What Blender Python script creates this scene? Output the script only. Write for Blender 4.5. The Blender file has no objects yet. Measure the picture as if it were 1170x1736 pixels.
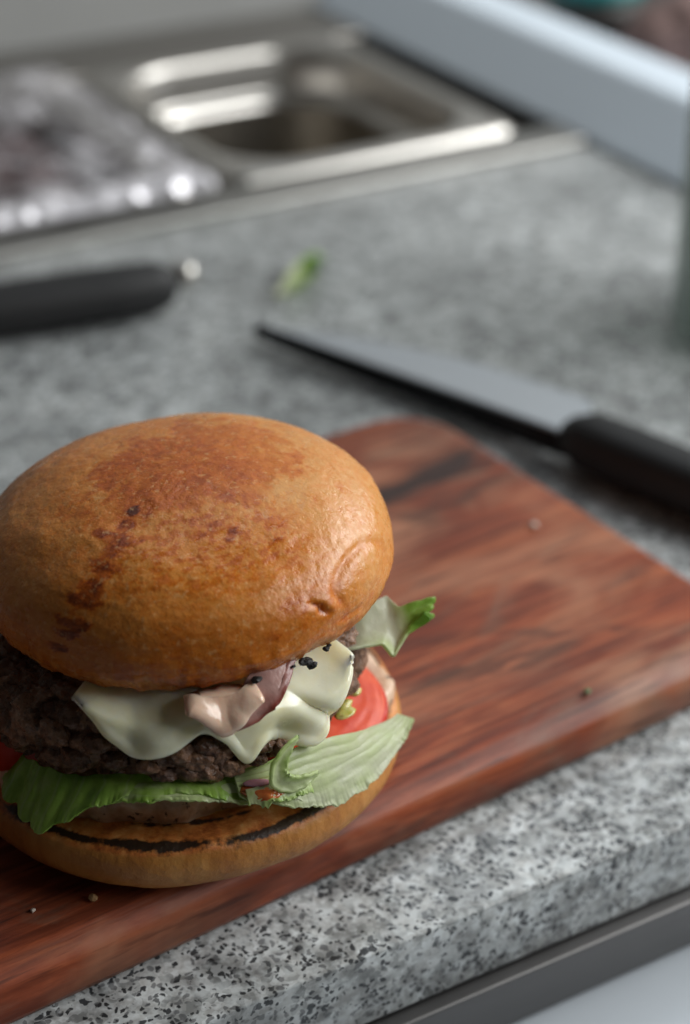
import bpy, math, random
import numpy as np
from mathutils import Vector, Matrix
rad = math.radians
S = bpy.context.scene
COL = S.collection

# ------------------------------------------------------------------ camera
cam_d = bpy.data.cameras.new("camera")
cam = bpy.data.objects.new("camera", cam_d); COL.objects.link(cam)
cam.location = (-0.14779, -0.35695, 0.32341)
cam.rotation_euler = (rad(90 - 30.7), 0, rad(-29.25))
cam_d.sensor_fit = 'VERTICAL'; cam_d.sensor_height = 36; cam_d.sensor_width = 24
cam_d.lens = 3011 / 1736 * 36
cam_d.clip_start = 0.01; cam_d.clip_end = 100
cam_d.dof.use_dof = True
cam_d.dof.focus_distance = 0.425
cam_d.dof.aperture_fstop = 6.2
S.camera = cam
# ------------------------------------------------------------------ light
W = bpy.data.worlds.new("World"); S.world = W; W.use_nodes = True
bg = W.node_tree.nodes["Background"]
bg.inputs[0].default_value = (1.0, 0.96, 0.90, 1); bg.inputs[1].default_value = 0.040
def area(name, loc, target, sx, sy, power, color):
    l = bpy.data.lights.new(name, 'AREA'); l.shape = 'RECTANGLE'; l.size = sx; l.size_y = sy
    l.energy = power; l.color = color
    o = bpy.data.objects.new(name, l); COL.objects.link(o); o.location = loc
    d = Vector(target) - Vector(loc)
    o.rotation_euler = d.to_track_quat('-Z', 'Y').to_euler()
    return o
area("window_light", (1.30, -0.36, 0.84), (0.0, -0.05, 0.04), 2.0, 0.75, 42, (0.985, 1.0, 0.995))
area("back_window_light", (0.60, 1.25, 1.60), (0.1, 0.1, 0.0), 1.3, 0.9, 20, (0.78, 0.90, 1.0))
S.view_settings.view_transform = 'Standard'; S.view_settings.look = 'None'
S.view_settings.exposure = 0.0; S.view_settings.gamma = 1.0
S.render.engine = 'CYCLES'
S.cycles.use_denoising = True
S.cycles.max_bounces = 8; S.cycles.transparent_max_bounces = 12
S.cycles.caustics_reflective = False; S.cycles.caustics_refractive = False
S.cycles.sample_clamp_indirect = 4.0

# ------------------------------------------------------------------ numpy noise
def _h(ix, iy, iz, s=0):
    n = (ix.astype(np.int64) * 374761393 + iy.astype(np.int64) * 668265263 + iz.astype(np.int64) * 2147483647 + s * 974634777) & 0xffffffff
    n = ((n ^ (n >> 13)) * 1274126177) & 0xffffffff
    n = ((n ^ (n >> 16)) * 2246822519) & 0xffffffff
    return ((n ^ (n >> 15)) & 0xffffff) / float(0xffffff)
def vnoise(P, s=0):
    i = np.floor(P).astype(np.int64); f = P - i; f = f * f * f * (f * (f * 6 - 15) + 10)
    r = 0
    for a in (0, 1):
        for b in (0, 1):
            for c in (0, 1):
                w = (f[..., 0] if a else 1 - f[..., 0]) * (f[..., 1] if b else 1 - f[..., 1]) * (f[..., 2] if c else 1 - f[..., 2])
                r = r + w * _h(i[..., 0] + a, i[..., 1] + b, i[..., 2] + c, s)
    return r * 2 - 1
def fbm(P, o=4, s=0):
    r = 0; a = 0.55
    for k in range(o):
        r = r + a * vnoise(P * (2.03 ** k) + 17.3 * k, s + k); a *= 0.5
    return r
def voro(P, s=0):
    i = np.floor(P).astype(np.int64); f = P - i
    d1 = np.full(P.shape[:-1], 9.0); cid = np.zeros(P.shape[:-1])
    for a in (-1, 0, 1):
        for b in (-1, 0, 1):
            for c in (-1, 0, 1):
                X, Y, Z = i[..., 0] + a, i[..., 1] + b, i[..., 2] + c
                d = (a + _h(X, Y, Z, s + 1) - f[..., 0]) ** 2 + (b + _h(X, Y, Z, s + 2) - f[..., 1]) ** 2 + (c + _h(X, Y, Z, s + 3) - f[..., 2]) ** 2
                m = d < d1
                cid = np.where(m, _h(X, Y, Z, s + 5), cid); d1 = np.where(m, d, d1)
    return np.sqrt(d1), cid
def sstep(a, b, x):
    t = np.clip((x - a) / (b - a), 0, 1); return t * t * (3 - 2 * t)
def interp(x, keys, col):
    k = np.array([q[0] for q in keys], float); v = np.array([q[col] for q in keys], float)
    # smooth (monotone cubic-ish) interpolation by oversampled, blurred linear
    return np.interp(x, k, v)

# ------------------------------------------------------------------ objects
def mk(name, V, Fc, m, parent=None, smooth=True, attr=None):
    me = bpy.data.meshes.new(name)
    me.from_pydata([tuple(v) for v in V], [], [tuple(f) for f in Fc])
    me.update()
    if m is not None: me.materials.append(m)
    if smooth: me.shade_smooth()
    if attr:
        for k, a in attr.items():
            at = me.attributes.new(k, 'FLOAT', 'POINT'); at.data.foreach_set('value', np.asarray(a, dtype=np.float32).ravel())
    o = bpy.data.objects.new(name, me); COL.objects.link(o)
    if parent is not None: o.parent = parent
    return o
def tag(o, label, cat, group=None, kind=None):
    o['label'] = label; o['category'] = cat
    if group: o['group'] = group
    if kind: o['kind'] = kind
    return o
def empty(name, loc, label, cat, group=None, rz=0):
    o = bpy.data.objects.new(name, None); COL.objects.link(o); o.empty_display_size = 0.02
    o.location = loc; o.rotation_euler = (0, 0, rz)
    return tag(o, label, cat, group)
def gfaces(nu, nv, wrapu=False, off=0, flip=False):
    F = []
    for i in range(nu if wrapu else nu - 1):
        for j in range(nv - 1):
            a, b = i * nv + j, ((i + 1) % nu) * nv + j
            q = (a + off, b + off, b + 1 + off, a + 1 + off)
            F.append(q[::-1] if flip else q)
    return F
def normals(P, wrapu=False):
    if wrapu:
        du = np.roll(P, -1, 0) - np.roll(P, 1, 0)
    else:
        du = np.gradient(P, axis=0)
    dv = np.gradient(P, axis=1)
    n = np.cross(du, dv); return n / (np.linalg.norm(n, axis=-1, keepdims=True) + 1e-12)
def lathe(P, wrapu=True):
    """P [nu,nv,3] closed in u; poles capped with fans if needed"""
    nu, nv, _ = P.shape
    V = list(P.reshape(-1, 3)); F = gfaces(nu, nv, True)
    for j in (0, nv - 1):
        c = len(V); V.append(P[:, j].mean(0))
        for i in range(nu):
            a, b = i * nv + j, ((i + 1) % nu) * nv + j
            F.append((c, b, a) if j == 0 else (c, a, b))
    return V, F
def sheet(name, P, th, m, parent=None, attr=None):
    nu, nv, _ = P.shape
    n = normals(P); th = np.asarray(th) if np.ndim(th) else np.full((nu, nv), th)
    A = P + n * th[..., None] / 2; B = P - n * th[..., None] / 2
    V = np.concatenate([A.reshape(-1, 3), B.reshape(-1, 3)]); N = nu * nv
    F = gfaces(nu, nv) + gfaces(nu, nv, off=N, flip=True)
    idx = lambda i, j: i * nv + j
    for i in range(nu - 1):
        for j, fl in ((0, False), (nv - 1, True)):
            q = (idx(i, j), idx(i, j) + N, idx(i + 1, j) + N, idx(i + 1, j)); F.append(q[::-1] if fl else q)
    for j in range(nv - 1):
        for i, fl in ((0, True), (nu - 1, False)):
            q = (idx(i, j), idx(i, j) + N, idx(i, j + 1) + N, idx(i, j + 1)); F.append(q[::-1] if fl else q)
    at = {k: np.concatenate([np.ravel(a), np.ravel(a)]) for k, a in attr.items()} if attr else None
    return mk(name, V, F, m, parent, attr=at)
def ico(sub=3):
    import bmesh
    bm = bmesh.new(); bmesh.ops.create_icosphere(bm, subdivisions=sub, radius=1)
    bm.verts.ensure_lookup_table()
    V = np.array([v.co[:] for v in bm.verts]); F = [[v.index for v in f.verts] for f in bm.faces]; bm.free(); return V, F
def blob(name, c, r, m, parent=None, sub=3, amp=0.15, fr=2.0, s=0, rot=None, attr=None, rough=None):
    V, F = ico(sub)
    d = 1 + amp * fbm(V * fr + s * 7.7, 3, s)
    V = V * d[:, None] * np.array(r)
    if rot is not None: V = V @ np.array(Matrix.Rotation(rot[1], 3, rot[0])).T
    return mk(name, V + np.array(c), F, m, parent, smooth=(rough is None))
def rbox(name, x0, x1, y0, y1, z0, z1, bev, m, parent=None, seg=3):
    import bmesh
    bm = bmesh.new(); bmesh.ops.create_cube(bm, size=1)
    for v in bm.verts:
        v.co = Vector(((x0 + x1) / 2 + v.co.x * (x1 - x0), (y0 + y1) / 2 + v.co.y * (y1 - y0), (z0 + z1) / 2 + v.co.z * (z1 - z0)))
    if bev: bmesh.ops.bevel(bm, geom=bm.edges[:], offset=bev, segments=seg, profile=0.5, affect='EDGES')
    me = bpy.data.meshes.new(name); bm.to_mesh(me); bm.free(); me.materials.append(m)
    if bev: me.shade_smooth()
    o = bpy.data.objects.new(name, me); COL.objects.link(o)
    if parent is not None: o.parent = parent
    return o

# ------------------------------------------------------------------ materials
class NT:
    def __init__(s, name):
        s.m = bpy.data.materials.new(name); s.m.use_nodes = True; s.t = s.m.node_tree
        s.b = s.t.nodes["Principled BSDF"]; s.out = s.t.nodes["Material Output"]
        s.co = s.t.nodes.new("ShaderNodeTexCoord").outputs["Object"]
    def n(s, t, **k):
        x = s.t.nodes.new(t)
        for a, v in k.items(): setattr(x, a, v)
        return x
    def L(s, a, b): s.t.links.new(a, b)
    def setin(s, node, name, v):
        i = node.inputs[name]
        if hasattr(v, 'is_output'): s.L(v, i)
        else: i.default_value = v
    def mapping(s, scale, loc=(0, 0, 0), rot=(0, 0, 0), src=None):
        x = s.n("ShaderNodeMapping"); s.L(src or s.co, x.inputs[0])
        x.inputs["Scale"].default_value = scale; x.inputs["Location"].default_value = loc; x.inputs["Rotation"].default_value = rot
        return x.outputs[0]
    def noise(s, scale, detail=4, rough=0.55, dist=0.0, src=None):
        x = s.n("ShaderNodeTexNoise"); s.L(src or s.co, x.inputs["Vector"])
        x.inputs["Scale"].default_value = scale; x.inputs["Detail"].default_value = detail
        x.inputs["Roughness"].default_value = rough; x.inputs["Distortion"].default_value = dist
        return x.outputs["Fac"]
    def voronoi(s, scale, src=None, out="Distance"):
        x = s.n("ShaderNodeTexVoronoi"); s.L(src or s.co, x.inputs["Vector"]); x.inputs["Scale"].default_value = scale
        return x.outputs[out]
    def ramp(s, fac, stops):
        x = s.n("ShaderNodeValToRGB"); s.L(fac, x.inputs[0]); e = x.color_ramp.elements
        while len(e) < len(stops): e.new(0.5)
        for k, (p, c) in enumerate(stops):
            e[k].position = p; e[k].color = (*c, 1) if len(np.atleast_1d(c)) == 3 else (c, c, c, 1)
        return x.outputs[0]
    def mix(s, fac, a, b, mode='MIX'):
        x = s.n("ShaderNodeMix", data_type='RGBA', blend_type=mode)
        for i, v in ((0, fac), (6, a), (7, b)):
            if hasattr(v, 'is_output'): s.L(v, x.inputs[i])
            else: x.inputs[i].default_value = v if i == 0 else ((*v, 1) if len(v) == 3 else v)
        return x.outputs[2]
    def math(s, op, a, b=0.0):
        x = s.n("ShaderNodeMath", operation=op)
        for i, v in ((0, a), (1, b)):
            if hasattr(v, 'is_output'): s.L(v, x.inputs[i])
            else: x.inputs[i].default_value = v
        return x.outputs[0]
    def attr(s, name):
        return s.n("ShaderNodeAttribute", attribute_name=name).outputs["Fac"]
    def bump(s, h, dist, strength=1.0, prev=None):
        x = s.n("ShaderNodeBump"); s.L(h, x.inputs["Height"]); x.inputs["Distance"].default_value = dist
        x.inputs["Strength"].default_value = strength
        if prev: s.L(prev, x.inputs["Normal"])
        s.L(x.outputs[0], s.b.inputs["Normal"]); return x.outputs[0]
    def col(s, v): s.setin(s.b, "Base Color", v if hasattr(v, 'is_output') else (*v, 1))
    def p(s, **k):
        for a, v in k.items(): s.setin(s.b, a.replace('_', ' '), v)
        return s
def simple(name, c, rough=0.5, metal=0.0, **k):
    t = NT(name); t.col(c); t.p(Roughness=rough, Metallic=metal, **k); return t

def granite_mat():
    t = NT("granite")
    w = t.n("ShaderNodeVectorMath", operation='ADD'); nz = t.n("ShaderNodeTexNoise"); t.L(t.co, nz.inputs["Vector"])
    nz.inputs["Scale"].default_value = 260; nz.inputs["Detail"].default_value = 2
    sc = t.n("ShaderNodeVectorMath", operation='SCALE'); t.L(nz.outputs["Color"], sc.inputs[0]); sc.inputs["Scale"].default_value = 0.004
    t.L(t.co, w.inputs[0]); t.L(sc.outputs[0], w.inputs[1]); wc = w.outputs[0]
    cell = t.n("ShaderNodeSeparateColor"); t.L(t.voronoi(430, wc, "Color"), cell.inputs[0])
    base = t.ramp(cell.outputs[0], [(0.0, (.33, .335, .33)), (.3, (.47, .47, .455)), (.55, (.60, .59, .57)), (.8, (.69, .69, .68)), (1, (.76, .77, .77))])
    base = t.mix(t.ramp(t.noise(190, 3), [(.42, 0.0), (.62, .6)]), base, (.70, .72, .72))
    base = t.mix(t.ramp(t.noise(130, 4, .6), [(.52, 0.0), (.68, .6)]), base, (.30, .285, .275))
    cl = t.noise(60, 3)
    def specks(scale, share, base, col, k):
        d = t.n("ShaderNodeTexVoronoi"); t.L(wc, d.inputs["Vector"]); d.inputs["Scale"].default_value = scale
        sp = t.n("ShaderNodeSeparateColor"); t.L(d.outputs["Color"], sp.inputs[0])
        pick = t.ramp(t.math('ADD', sp.outputs[0], t.math('MULTIPLY', t.math('SUBTRACT', cl, .5), .9)), [(1 - share, 0.0), (1 - share + .02, 1.0)])
        rad_ = t.ramp(t.math('ADD', d.outputs["Distance"], t.math('MULTIPLY', t.math('SUBTRACT', t.noise(900, 2), .5), .35)), [(.42, 1.0), (.54, 0.0)])
        return t.mix(t.math('MULTIPLY', t.math('MULTIPLY', pick, rad_), k), base, col)
    base = specks(560, .27, base, (.16, .16, .165), .8)
    base = specks(690, .23, base, (.030, .032, .036), .96)
    base = specks(430, .10, base, (.040, .042, .046), .95)
    c2 = t.n("ShaderNodeSeparateColor"); t.L(t.voronoi(760, wc, "Color"), c2.inputs[0])
    base = t.mix(t.ramp(c2.outputs[1], [(.955, 0.0), (.97, .85)]), base, (.06, .065, .07))
    big = t.noise(17, 4, .6); mid = t.noise(95, 4, .66)
    base = t.mix(1.0, base, t.ramp(mid, [(.40, .56), (.56, 1.0)]), 'MULTIPLY')
    base = t.mix(1.0, base, t.ramp(big, [(.36, .68), (.58, 1.0)]), 'MULTIPLY')
    base = t.mix(1.0, base, (.95, .985, 1.0), 'MULTIPLY')
    t.col(base)
    t.p(Roughness=t.ramp(t.noise(30, 3), [(.3, .28), (.7, .42)]))
    t.bump(t.noise(900, 2), .00015, .35)
    return t.m
M_granite = granite_mat()

STREAKS = ((.128, .0350, .200, .0452, .0085, .93), (.130, .0230, .196, .0235, .0045, .6), (.080, -.0520, .152, -.0665, .004, .55), (.118, -.0405, .168, -.0750, .003, .4), (-.02, -.0755, .09, -.0765, .002, .3))
def wood_mat():
    t = NT("red_hardwood")
    g1 = t.noise(1, 7, .66, 1.0, t.mapping((8, 46, 30)))
    g2 = t.noise(1, 5, .6, .4, t.mapping((18, 330, 110)))
    base = t.ramp(g1, [(.25, (.070, .013, .007)), (.40, (.18, .036, .016)), (.54, (.31, .074, .030)), (.74, (.43, .145, .062))])
    base = t.mix(t.ramp(g2, [(.38, .85), (.58, 0.0)]), base, (.105, .022, .010))
    gr = t.noise(1, 5, .62, 1.8, t.mapping((13, 34, 20), loc=(5, 1, 2)))
    base = t.mix(t.ramp(gr, [(.52, 0.0), (.68, .6)]), base, (.20, .125, .085))
    rd = t.noise(1, 5, .62, 1.5, t.mapping((15, 42, 20), loc=(1, 7, 4)))
    base = t.mix(t.ramp(rd, [(.54, 0.0), (.68, .75)]), base, (.175, .035, .014))
    pal = t.noise(1, 4, .55, 1.0, t.mapping((10, 24, 9), loc=(2, 3, 1)))
    base = t.mix(t.ramp(pal, [(.50, 0.0), (.70, .65)]), base, (.45, .215, .125))
    st = t.noise(1, 5, .6, 1.6, t.mapping((4.2, 30, 12), loc=(.35, .1, 0)))
    base = t.mix(t.ramp(st, [(.56, 0.0), (.68, .8)]), base, (.040, .018, .014))
    xyz = t.n("ShaderNodeSeparateXYZ"); t.L(t.co, xyz.inputs[0])
    wob = t.math('MULTIPLY', t.math('SUBTRACT', t.noise(1, 4, .6, .3, t.mapping((22, 60, 20))), .5), .030)
    for (x0, y0, x1, y1, wd, k) in STREAKS:
        tt = t.math('DIVIDE', t.math('SUBTRACT', xyz.outputs[0], x0), x1 - x0)
        dv = t.math('ABSOLUTE', t.math('ADD', t.math('SUBTRACT', xyz.outputs[1], t.math('ADD', t.math('MULTIPLY', tt, y1 - y0), y0)), wob))
        a = t.ramp(t.math('DIVIDE', dv, wd), [(.35, k), (1.0, 0.0)])
        b = t.ramp(tt, [(0.0, 0.0), (.2, 1.0), (.8, 1.0), (1.0, 0.0)])
        base = t.mix(t.math('MULTIPLY', a, b), base, (.020, .013, .012))
    pore = t.noise(1, 3, .55, .1, t.mapping((34, 620, 300)))
    base = t.mix(t.ramp(pore, [(.56, 0.0), (.70, .75)]), base, (.05, .014, .009))
    t.col(base)
    t.p(Roughness=t.ramp(g2, [(.3, .50), (.7, .36)]))
    t.b.inputs['Specular IOR Level'].default_value = .32
    b = t.bump(g2, .0004, .5); t.bump(pore, .0003, .5, b)
    return t.m
M_wood = wood_mat()

def steel_mat(name, c, r0, r1, scale=(8, 200, 8), metal=1.0):
    t = NT(name); t.col(c)
    n = t.noise(1, 4, .6, 0, t.mapping(scale))
    sm = t.noise(14, 4, .6, .3)
    t.p(Metallic=metal, Roughness=t.ramp(t.math('ADD', t.math('MULTIPLY', n, .5), t.math('MULTIPLY', sm, .5)), [(.35, r0), (.65, r1)]))
    t.bump(n, .00015, .25)
    return t.m
M_steel = steel_mat("pan_steel", (.52, .50, .47), .27, .36)
M_basin = steel_mat("darkened_basin_steel", (.26, .235, .20), .36, .46)  # pan steel coloured darker inside the basin to subdue reflected light
M_frame = steel_mat("brushed_steel", (.27, .255, .235), .36, .5)
M_rail = steel_mat("rail_steel", (.31, .305, .29), .34, .5)
M_lip = steel_mat("dull_steel", (.17, .165, .163), .40, .52, (6, 6, 200))
M_white = NT("white_enamel"); M_white.col((.53, .575, .62)); M_white.p(Roughness=.32)
M_white.bump(M_white.noise(60, 3), .0004, .2); M_white = M_white.m
M_bench = steel_mat('bench_steel', (.74, .76, .78), .17, .25, (2, 40, 8))
M_ledge = NT('ledge_enamel'); M_ledge.col((.70, .79, .88)); M_ledge.p(Roughness=.4); M_ledge.bump(M_ledge.noise(60, 3), .0004, .2); M_ledge = M_ledge.m
def wall_mat():
    t = NT("wall_paint"); t.col(t.ramp(t.noise(6, 4), [(.3, (.30, .30, .29)), (.7, (.36, .36, .35))])); t.p(Roughness=.55); return t.m
M_wall = wall_mat()
M_black = NT("black_plastic"); M_black.col((.012, .012, .013)); M_black.p(Roughness=.62); M_black.bump(M_black.noise(700, 2), .0002, .3); M_black = M_black.m
M_spine_shade = steel_mat('blade_shade_black', (.030, .030, .032), .45, .6, (200, 6, 6))  # near-black colour of the painted shade strip under the blade
M_blade = steel_mat("blade_steel", (.60, .64, .69), .30, .42, (200, 6, 6))

def bun_mat():
    t = NT("glazed_bun_crust")
    br = t.attr("brown")
    n = t.noise(150, 5, .65)
    f = t.math('ADD', br, t.math('MULTIPLY', t.math('SUBTRACT', n, .5), .20))
    c = t.ramp(f, [(.0, (.60, .31, .10)), (.20, (.56, .215, .042)), (.42, (.49, .138, .014)), (.60, (.38, .080, .006)), (.80, (.19, .032, .004)), (1.0, (.07, .014, .004))])
    fl = t.noise(640, 2)
    c = t.mix(t.ramp(fl, [(.58, 0.0), (.70, .42)]), c, (.68, .38, .16))
    t.col(c)
    t.p(Roughness=t.ramp(t.noise(420, 3, .6), [(.36, .22), (.62, .44)]), Subsurface_Weight=.06, Subsurface_Scale=.004)
    t.b.inputs["Subsurface Radius"].default_value = (1, .45, .2)
    t.b.inputs["Specular IOR Level"].default_value = .42
    b = t.bump(t.noise(1000, 3, .6), .00030, .55); b = t.bump(t.noise(420, 3, .55), .0006, .22, b)
    return t.m
M_bun = bun_mat()
def heel_mat():
    t = NT("bun_base")
    ch, pale = t.attr("char"), t.attr("toast")
    n = t.noise(1, 5, .6, .2, t.mapping((160, 160, 30)))
    side = t.ramp(n, [(.3, (.33, .115, .020)), (.52, (.45, .185, .036)), (.75, (.53, .26, .070))])
    top = t.ramp(t.noise(190, 5, .7), [(.3, (.26, .055, .010)), (.48, (.54, .17, .034)), (.64, (.64, .28, .08)), (.8, (.74, .52, .30))])
    c = t.mix(pale, side, top)
    cm = t.math('ADD', ch, t.math('ADD', t.math('MULTIPLY', t.math('SUBTRACT', t.noise(170, 5, .7), .5), 1.1), t.math('MULTIPLY', t.math('SUBTRACT', t.noise(620, 3, .6), .5), .7)))
    c = t.mix(t.ramp(cm, [(.38, 0.0), (.68, .97)]), c, (.012, .007, .004))
    t.col(c); t.p(Roughness=.5, Subsurface_Weight=.08, Subsurface_Scale=.004)
    b = t.bump(t.noise(500, 4, .65), .0005, .6); t.bump(t.voronoi(330), .0006, .3, b)
    return t.m
M_heel = heel_mat()
def meat_mat():
    t = NT("grilled_mince")
    a = t.attr("cell")
    c = t.ramp(a, [(0, (.080, .034, .016)), (.4, (.155, .074, .038)), (.7, (.24, .125, .070)), (1, (.40, .235, .145))])
    c = t.mix(t.ramp(t.noise(520, 4, .65), [(.48, 0.0), (.68, .8)]), c, (.028, .015, .011))
    c = t.mix(t.ramp(t.noise(260, 3, .6), [(.60, 0.0), (.70, .6)]), c, (.30, .19, .15))
    t.col(c); t.p(Roughness=t.ramp(t.noise(300, 3), [(.38, .12), (.62, .46)]))
    t.b.inputs["Specular IOR Level"].default_value = .45
    b = t.bump(t.noise(1100, 4, .65), .0007, .7); t.bump(t.voronoi(520), .0010, .6, b)
    return t.m
M_meat = meat_mat()
def cheese_mat():
    t = NT("melted_cheese")
    c = t.ramp(t.noise(80, 4, .55), [(.3, (.80, .71, .42)), (.6, (.86, .80, .56))])
    c = t.mix(t.ramp(t.noise(330, 3), [(.68, 0.0), (.80, .35)]), c, (.42, .34, .16))
    t.col(c); t.p(Roughness=t.ramp(t.noise(90, 3), [(.35, .10), (.65, .28)]), Subsurface_Weight=.75, Subsurface_Scale=.008)
    t.b.inputs["Subsurface Radius"].default_value = (1, .8, .5)
    t.bump(t.noise(140, 3, .5), .0006, .25)
    return t.m
M_cheese = cheese_mat()
def leaf_mat():
    t = NT("lettuce")
    tone = t.attr("tone"); vein = t.attr("vein")
    n = t.noise(180, 4, .6)
    f = t.math('ADD', tone, t.math('MULTIPLY', t.math('SUBTRACT', n, .5), .25))
    c = t.ramp(f, [(0, (.70, .72, .57)), (.3, (.60, .69, .36)), (.5, (.38, .58, .11)), (.75, (.18, .38, .035)), (1, (.06, .19, .015))])
    c = t.mix(t.math('MULTIPLY', vein, .22), c, (.66, .70, .52))
    tr = t.n("ShaderNodeBsdfTranslucent"); t.L(c, tr.inputs[0])
    t.col(c); t.p(Roughness=t.ramp(t.noise(300, 3), [(.3, .24), (.7, .45)]))
    bb = t.bump(n, .0008, .4); t.L(bb, tr.inputs["Normal"])
    mx = t.n("ShaderNodeMixShader"); mx.inputs[0].default_value = .48
    t.L(t.b.outputs[0], mx.inputs[1]); t.L(tr.outputs[0], mx.inputs[2]); t.L(mx.outputs[0], t.out.inputs[0])
    return t.m
M_leaf = leaf_mat()
def tomato_mat():
    t = NT("tomato_flesh")
    c = t.ramp(t.noise(120, 4), [(.3, (.52, .035, .012)), (.55, (.64, .075, .022)), (.8, (.70, .17, .07))])
    sk = t.attr("skin")
    c = t.mix(sk, c, (.50, .030, .012))
    t.b.inputs['Specular IOR Level'].default_value = .3
    t.col(c); t.p(Roughness=.42, Subsurface_Weight=.15, Subsurface_Scale=.004)
    t.bump(t.noise(300, 4, .6), .0004, .25)
    return t.m
M_tomato = tomato_mat()
def sauce_mat():
    t = NT("pink_sauce")
    c = t.ramp(t.noise(140, 4), [(.3, (.70, .46, .33)), (.7, (.80, .60, .46))])
    t.col(c); t.p(Roughness=.13, Subsurface_Weight=.25, Subsurface_Scale=.003)
    t.bump(t.noise(260, 4), .0006, .4); return t.m
M_sauce = sauce_mat()
def smear_mat():
    t = NT("sauce_smear")
    c = t.ramp(t.noise(170, 4), [(.3, (.40, .21, .11)), (.5, (.60, .38, .24)), (.75, (.74, .56, .42))])
    cm = t.noise(230, 4, .6)
    c = t.mix(t.ramp(cm, [(.585, 0.0), (.65, .9)]), c, (.03, .015, .012))
    t.col(c); t.p(Roughness=.38); t.bump(t.noise(260, 4), .001, .5); return t.m
M_smear = smear_mat()
def bacon_mat():
    t = NT("bacon")
    e = t.attr("edge")
    c = t.ramp(t.noise(1, 4, .6, .4, t.mapping((90, 90, 260))), [(.3, (.30, .15, .125)), (.6, (.42, .25, .22)), (.8, (.50, .34, .30))])
    c = t.mix(e, c, (.19, .032, .020))
    c = t.mix(t.ramp(t.noise(240, 3), [(.60, 0.0), (.72, .6)]), c, (.22, .05, .035))
    t.col(c); t.p(Roughness=.28); t.bump(t.noise(320, 4), .0006, .4); return t.m
M_bacon = bacon_mat()
M_ketchup = NT("ketchup"); M_ketchup.col(M_ketchup.ramp(M_ketchup.noise(260, 3), [(.35, (.34, .035, .012)), (.7, (.56, .20, .05))])); M_ketchup.p(Roughness=.12); M_ketchup = M_ketchup.m
M_seed = NT('seed_gel'); M_seed.col(M_seed.ramp(M_seed.noise(400, 3), [(.35, (.42, .40, .08)), (.7, (.66, .60, .26))])); M_seed.p(Roughness=.15, Subsurface_Weight=.3, Subsurface_Scale=.002); M_seed = M_seed.m
M_onion = simple("red_onion", (.50, .24, .30), .22, Subsurface_Weight=.2, Subsurface_Scale=.002); M_onion.bump(M_onion.noise(300, 2), .0003, .3); M_onion = M_onion.m
M_char = NT("char"); M_char.col((.010, .009, .008)); M_char.p(Roughness=.6); M_char.bump(M_char.noise(900, 3), .0006, .6); M_char = M_char.m
M_crumb = NT("crumb"); M_crumb.col(M_crumb.ramp(M_crumb.noise(600, 3), [(.3, (.40, .22, .09)), (.7, (.60, .40, .2))])); M_crumb.p(Roughness=.7); M_crumb = M_crumb.m
M_whitecrumb = NT("pale_crumb"); M_whitecrumb.col((.62, .55, .48)); M_whitecrumb.p(Roughness=.6); M_whitecrumb.bump(M_whitecrumb.noise(800, 2), .0005, .5); M_whitecrumb = M_whitecrumb.m
M_speck = NT("herb"); M_speck.col((.09, .16, .05)); M_speck.p(Roughness=.5); M_speck = M_speck.m
def film_mat():
    t = NT("cling_film")
    gl = t.n("ShaderNodeBsdfGlossy"); gl.inputs["Roughness"].default_value = .34; gl.inputs["Color"].default_value = (.95, .93, .97, 1)
    df = t.n("ShaderNodeBsdfDiffuse"); df.inputs["Color"].default_value = (.80, .78, .82, 1)
    tp = t.n("ShaderNodeBsdfTransparent")
    m1 = t.n("ShaderNodeMixShader"); m1.inputs[0].default_value = .62
    t.L(gl.outputs[0], m1.inputs[1]); t.L(df.outputs[0], m1.inputs[2])
    lw = t.n("ShaderNodeLayerWeight"); lw.inputs[0].default_value = .35
    f = t.math('ADD', t.math('ADD', t.math('MULTIPLY', lw.outputs["Facing"], .22), .04), t.math('MULTIPLY', t.attr('bunch'), .88))
    m2 = t.n("ShaderNodeMixShader"); t.L(f, m2.inputs[0]); t.L(tp.outputs[0], m2.inputs[1]); t.L(m1.outputs[0], m2.inputs[2])
    t.L(m2.outputs[0], t.out.inputs[0]); return t.m
M_film = film_mat()
def heap_mat():
    t = NT("chopped_red_filling")
    c = t.ramp(t.noise(55, 4, .6), [(.3, (.022, .012, .012)), (.55, (.075, .036, .036)), (.75, (.19, .12, .12))])
    t.col(c); t.p(Roughness=.35); return t.m
M_heap = heap_mat()
def plastic_mat():
    t = NT("clear_plastic")
    tp = t.n("ShaderNodeBsdfTransparent"); tp.inputs[0].default_value = (.70, .73, .71, 1)
    t.col((.62, .66, .66)); t.p(Roughness=.18)
    lw = t.n("ShaderNodeLayerWeight"); lw.inputs[0].default_value = .3
    mx = t.n("ShaderNodeMixShader"); t.L(t.math('ADD', t.math('MULTIPLY', lw.outputs["Facing"], .55), .10), mx.inputs[0])
    t.L(tp.outputs[0], mx.inputs[1]); t.L(t.b.outputs[0], mx.inputs[2]); t.L(mx.outputs[0], t.out.inputs[0]); return t.m
M_glass = plastic_mat()
M_cloth = NT("brown_cloth"); M_cloth.col(M_cloth.ramp(M_cloth.noise(40, 4), [(.3, (.16, .10, .09)), (.7, (.30, .20, .185))])); M_cloth.p(Roughness=.8); M_cloth = M_cloth.m
M_teal = simple("teal_plastic", (.02, .22, .22), .4); M_teal.bump(M_teal.noise(200, 2), .0003, .2); M_teal = M_teal.m
M_dark = NT("dark_bench"); M_dark.col(M_dark.ramp(M_dark.noise(20, 3), [(.3, (.03, .027, .025)), (.7, (.055, .05, .047))])); M_dark.p(Roughness=.5); M_dark = M_dark.m

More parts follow.
